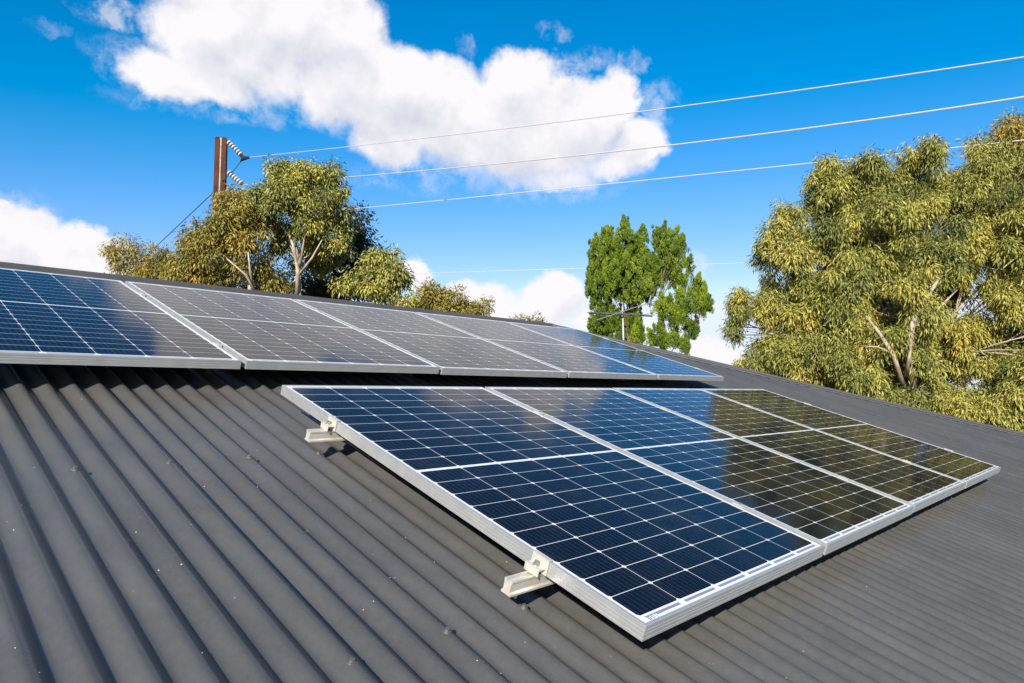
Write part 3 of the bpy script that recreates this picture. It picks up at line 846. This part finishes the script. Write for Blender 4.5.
e1 = insulator(227.5, 141, 242.5, 156, 'upper slanting string of white insulator discs on the rusty pole')
e2 = insulator(227.5, 171.5, 243, 184.5, 'lower slanting string of white insulator discs on the rusty pole')
mb = MB(); q = at(245, 156, DP - .6); o = empty('strain_clamp', q); tag(o, 'dark strain clamp joining the upper insulators to the top wire', 'clamp')
mb.tube([at(241, 154.5, DP - .6) - q, at(243, 158.5, DP - .6) - q, at(249.5, 157.5, DP - .7) - q], [.07, .12, .05], 6)
mb.tube([at(243, 158, DP - .6) - q, at(240.5, 161.5, DP - .5) - q], [.09, .03], 6); mb.build('clamp_body', DARKM, o)
WIRE = simple('bright_aluminium_wire', (.56, .56, .57), .55, .0, .5)
CABLE = simple('dark_cable', (.03, .04, .06), .5)
def wire(pts, D0, D1, r, name, label, mat=WIRE, group='power lines', ext=1.25, cat='wire', x_ref=None):
    # parabola through three photographed points, real depth along a straight plan line
    (xa, ya), (xb, yb), (xc, yc) = pts
    P = []
    N = 60
    for i in range(N + 1):
        x = xa + (xc - xa) * ext * i / N
        y = ya * (x - xb) * (x - xc) / ((xa - xb) * (xa - xc)) + yb * (x - xa) * (x - xc) / ((xb - xa) * (xb - xc)) + yc * (x - xa) * (x - xb) / ((xc - xa) * (xc - xb))
        tt = (x - xa) / (xc - xa); invd = (1 - tt) / D0 + tt / D1
        P.append(at(x, y, 1 / invd))
    mb = MB(); b0 = P[0].copy(); mb.tube([p - b0 for p in P], r, 6)
    o = mb.build(name, mat); o.location = b0; tag(o, label, cat, group); return o
wire([(249, 157.3), (630, 113), (1024, 57)], DP - .7, 11.5, .0125, 'power_line', 'topmost bright power line running from the upper insulators across the big cloud')
wire([(243, 184.8), (512, 162.3), (1024, 97)], DP - .6, 10.5, .0150, 'power_line', 'second power line from the top, the thickest, leaving the lower insulators')
wire([(222, 221), (512, 193.5), (1024, 140)], DP - .2, 16.5, .0140, 'power_line', 'third power line, passing behind the large gum tree at the right')
wire([(225, 279), (512, 270.5), (800, 261)], 44, 34, .014, 'power_line', 'lowest faint power line, passing behind the conifers', ext=1.6)
wire([(241, 161), (233, 171), (222, 181)], DP - .5, DP - .3, .018, 'jumper_cable', 'short dark jumper cable from the strain clamp down to the pole', CABLE, 'dark cables on the pole', 1.0, 'cable')
wire([(215, 191), (190, 214.5), (163, 240)], DP, DP + 3, .02, 'stay_cable', 'dark cable running down left from the rusty pole into the trees', CABLE, 'dark cables on the pole', 1.5, 'cable')

# ------------------------------------------------------------------ television antenna on the rear slope
AG = simple('grey_galvanised', (.50, .50, .50), .5, .3)
ab = at(624, 352, 8.6)
# drop the mast foot onto the rear roof plane
zr = RZ - (abs(ab.y - RY) if ab.y > RY else 0) * math.tan(TH)
dx = max(0, ab.x - U_R); zr = min(zr, RZ - dx * math.tan(TH))
topz = at(620, 306, 8.6).z
ant = empty('tv_antenna', (ab.x, ab.y, zr - .01)); tag(ant, 'television antenna on a thin pale mast in front of the conifers', 'antenna')
hgt = topz - ant.location.z
mb = MB(); mb.tube([(0, 0, 0), (-.02, 0, hgt)], .012, 8); mb.build('mast', AG, ant, True)
mb = MB(); mb.box(-.06, .06, -.06, .06, -.005, .012); mb.build('mast_foot', AG, ant)
def aloc(x, y, D): return at(x, y, D) - Vector(ant.location)
BD = simple('weathered_boom', (.16, .16, .17), .5, .4)
A0 = aloc(589, 313, 8.2); A1 = aloc(652, 316, 8.9)
mb = MB(); mb.tube([A0, A1], .012, 6); mb.build('boom', BD, ant)
B0 = aloc(597, 320, 8.0); B1 = aloc(661, 299, 9.6)
mb = MB(); mb.tube([B0, B1], .0055, 6); mb.build('boom', AG, ant)
AE = simple('dull_element', (.34, .34, .35), .5, .3)
for i, tq in enumerate((.04, .20, .36, .52, .68, .84)):
    c = A0.lerp(A1, tq) + Vector((0, 0, .012))
    half = (.12 + .022 * i)
    d = (RIGHT * .55 + Vector((0, 0, .13)) + Vector((FWD.x, FWD.y, 0)) * .8).normalized()
    mb = MB(); mb.tube([c - d * half, c + d * half], .0038, 6); mb.build('element', AE, ant)
c = B0.lerp(B1, .78)
mb = MB(); mb.tube([c + Vector((0, 0, -.10)) - RIGHT * .03, c + Vector((0, 0, .10)) + RIGHT * .03], .006, 6); mb.build('reflector', AG, ant)
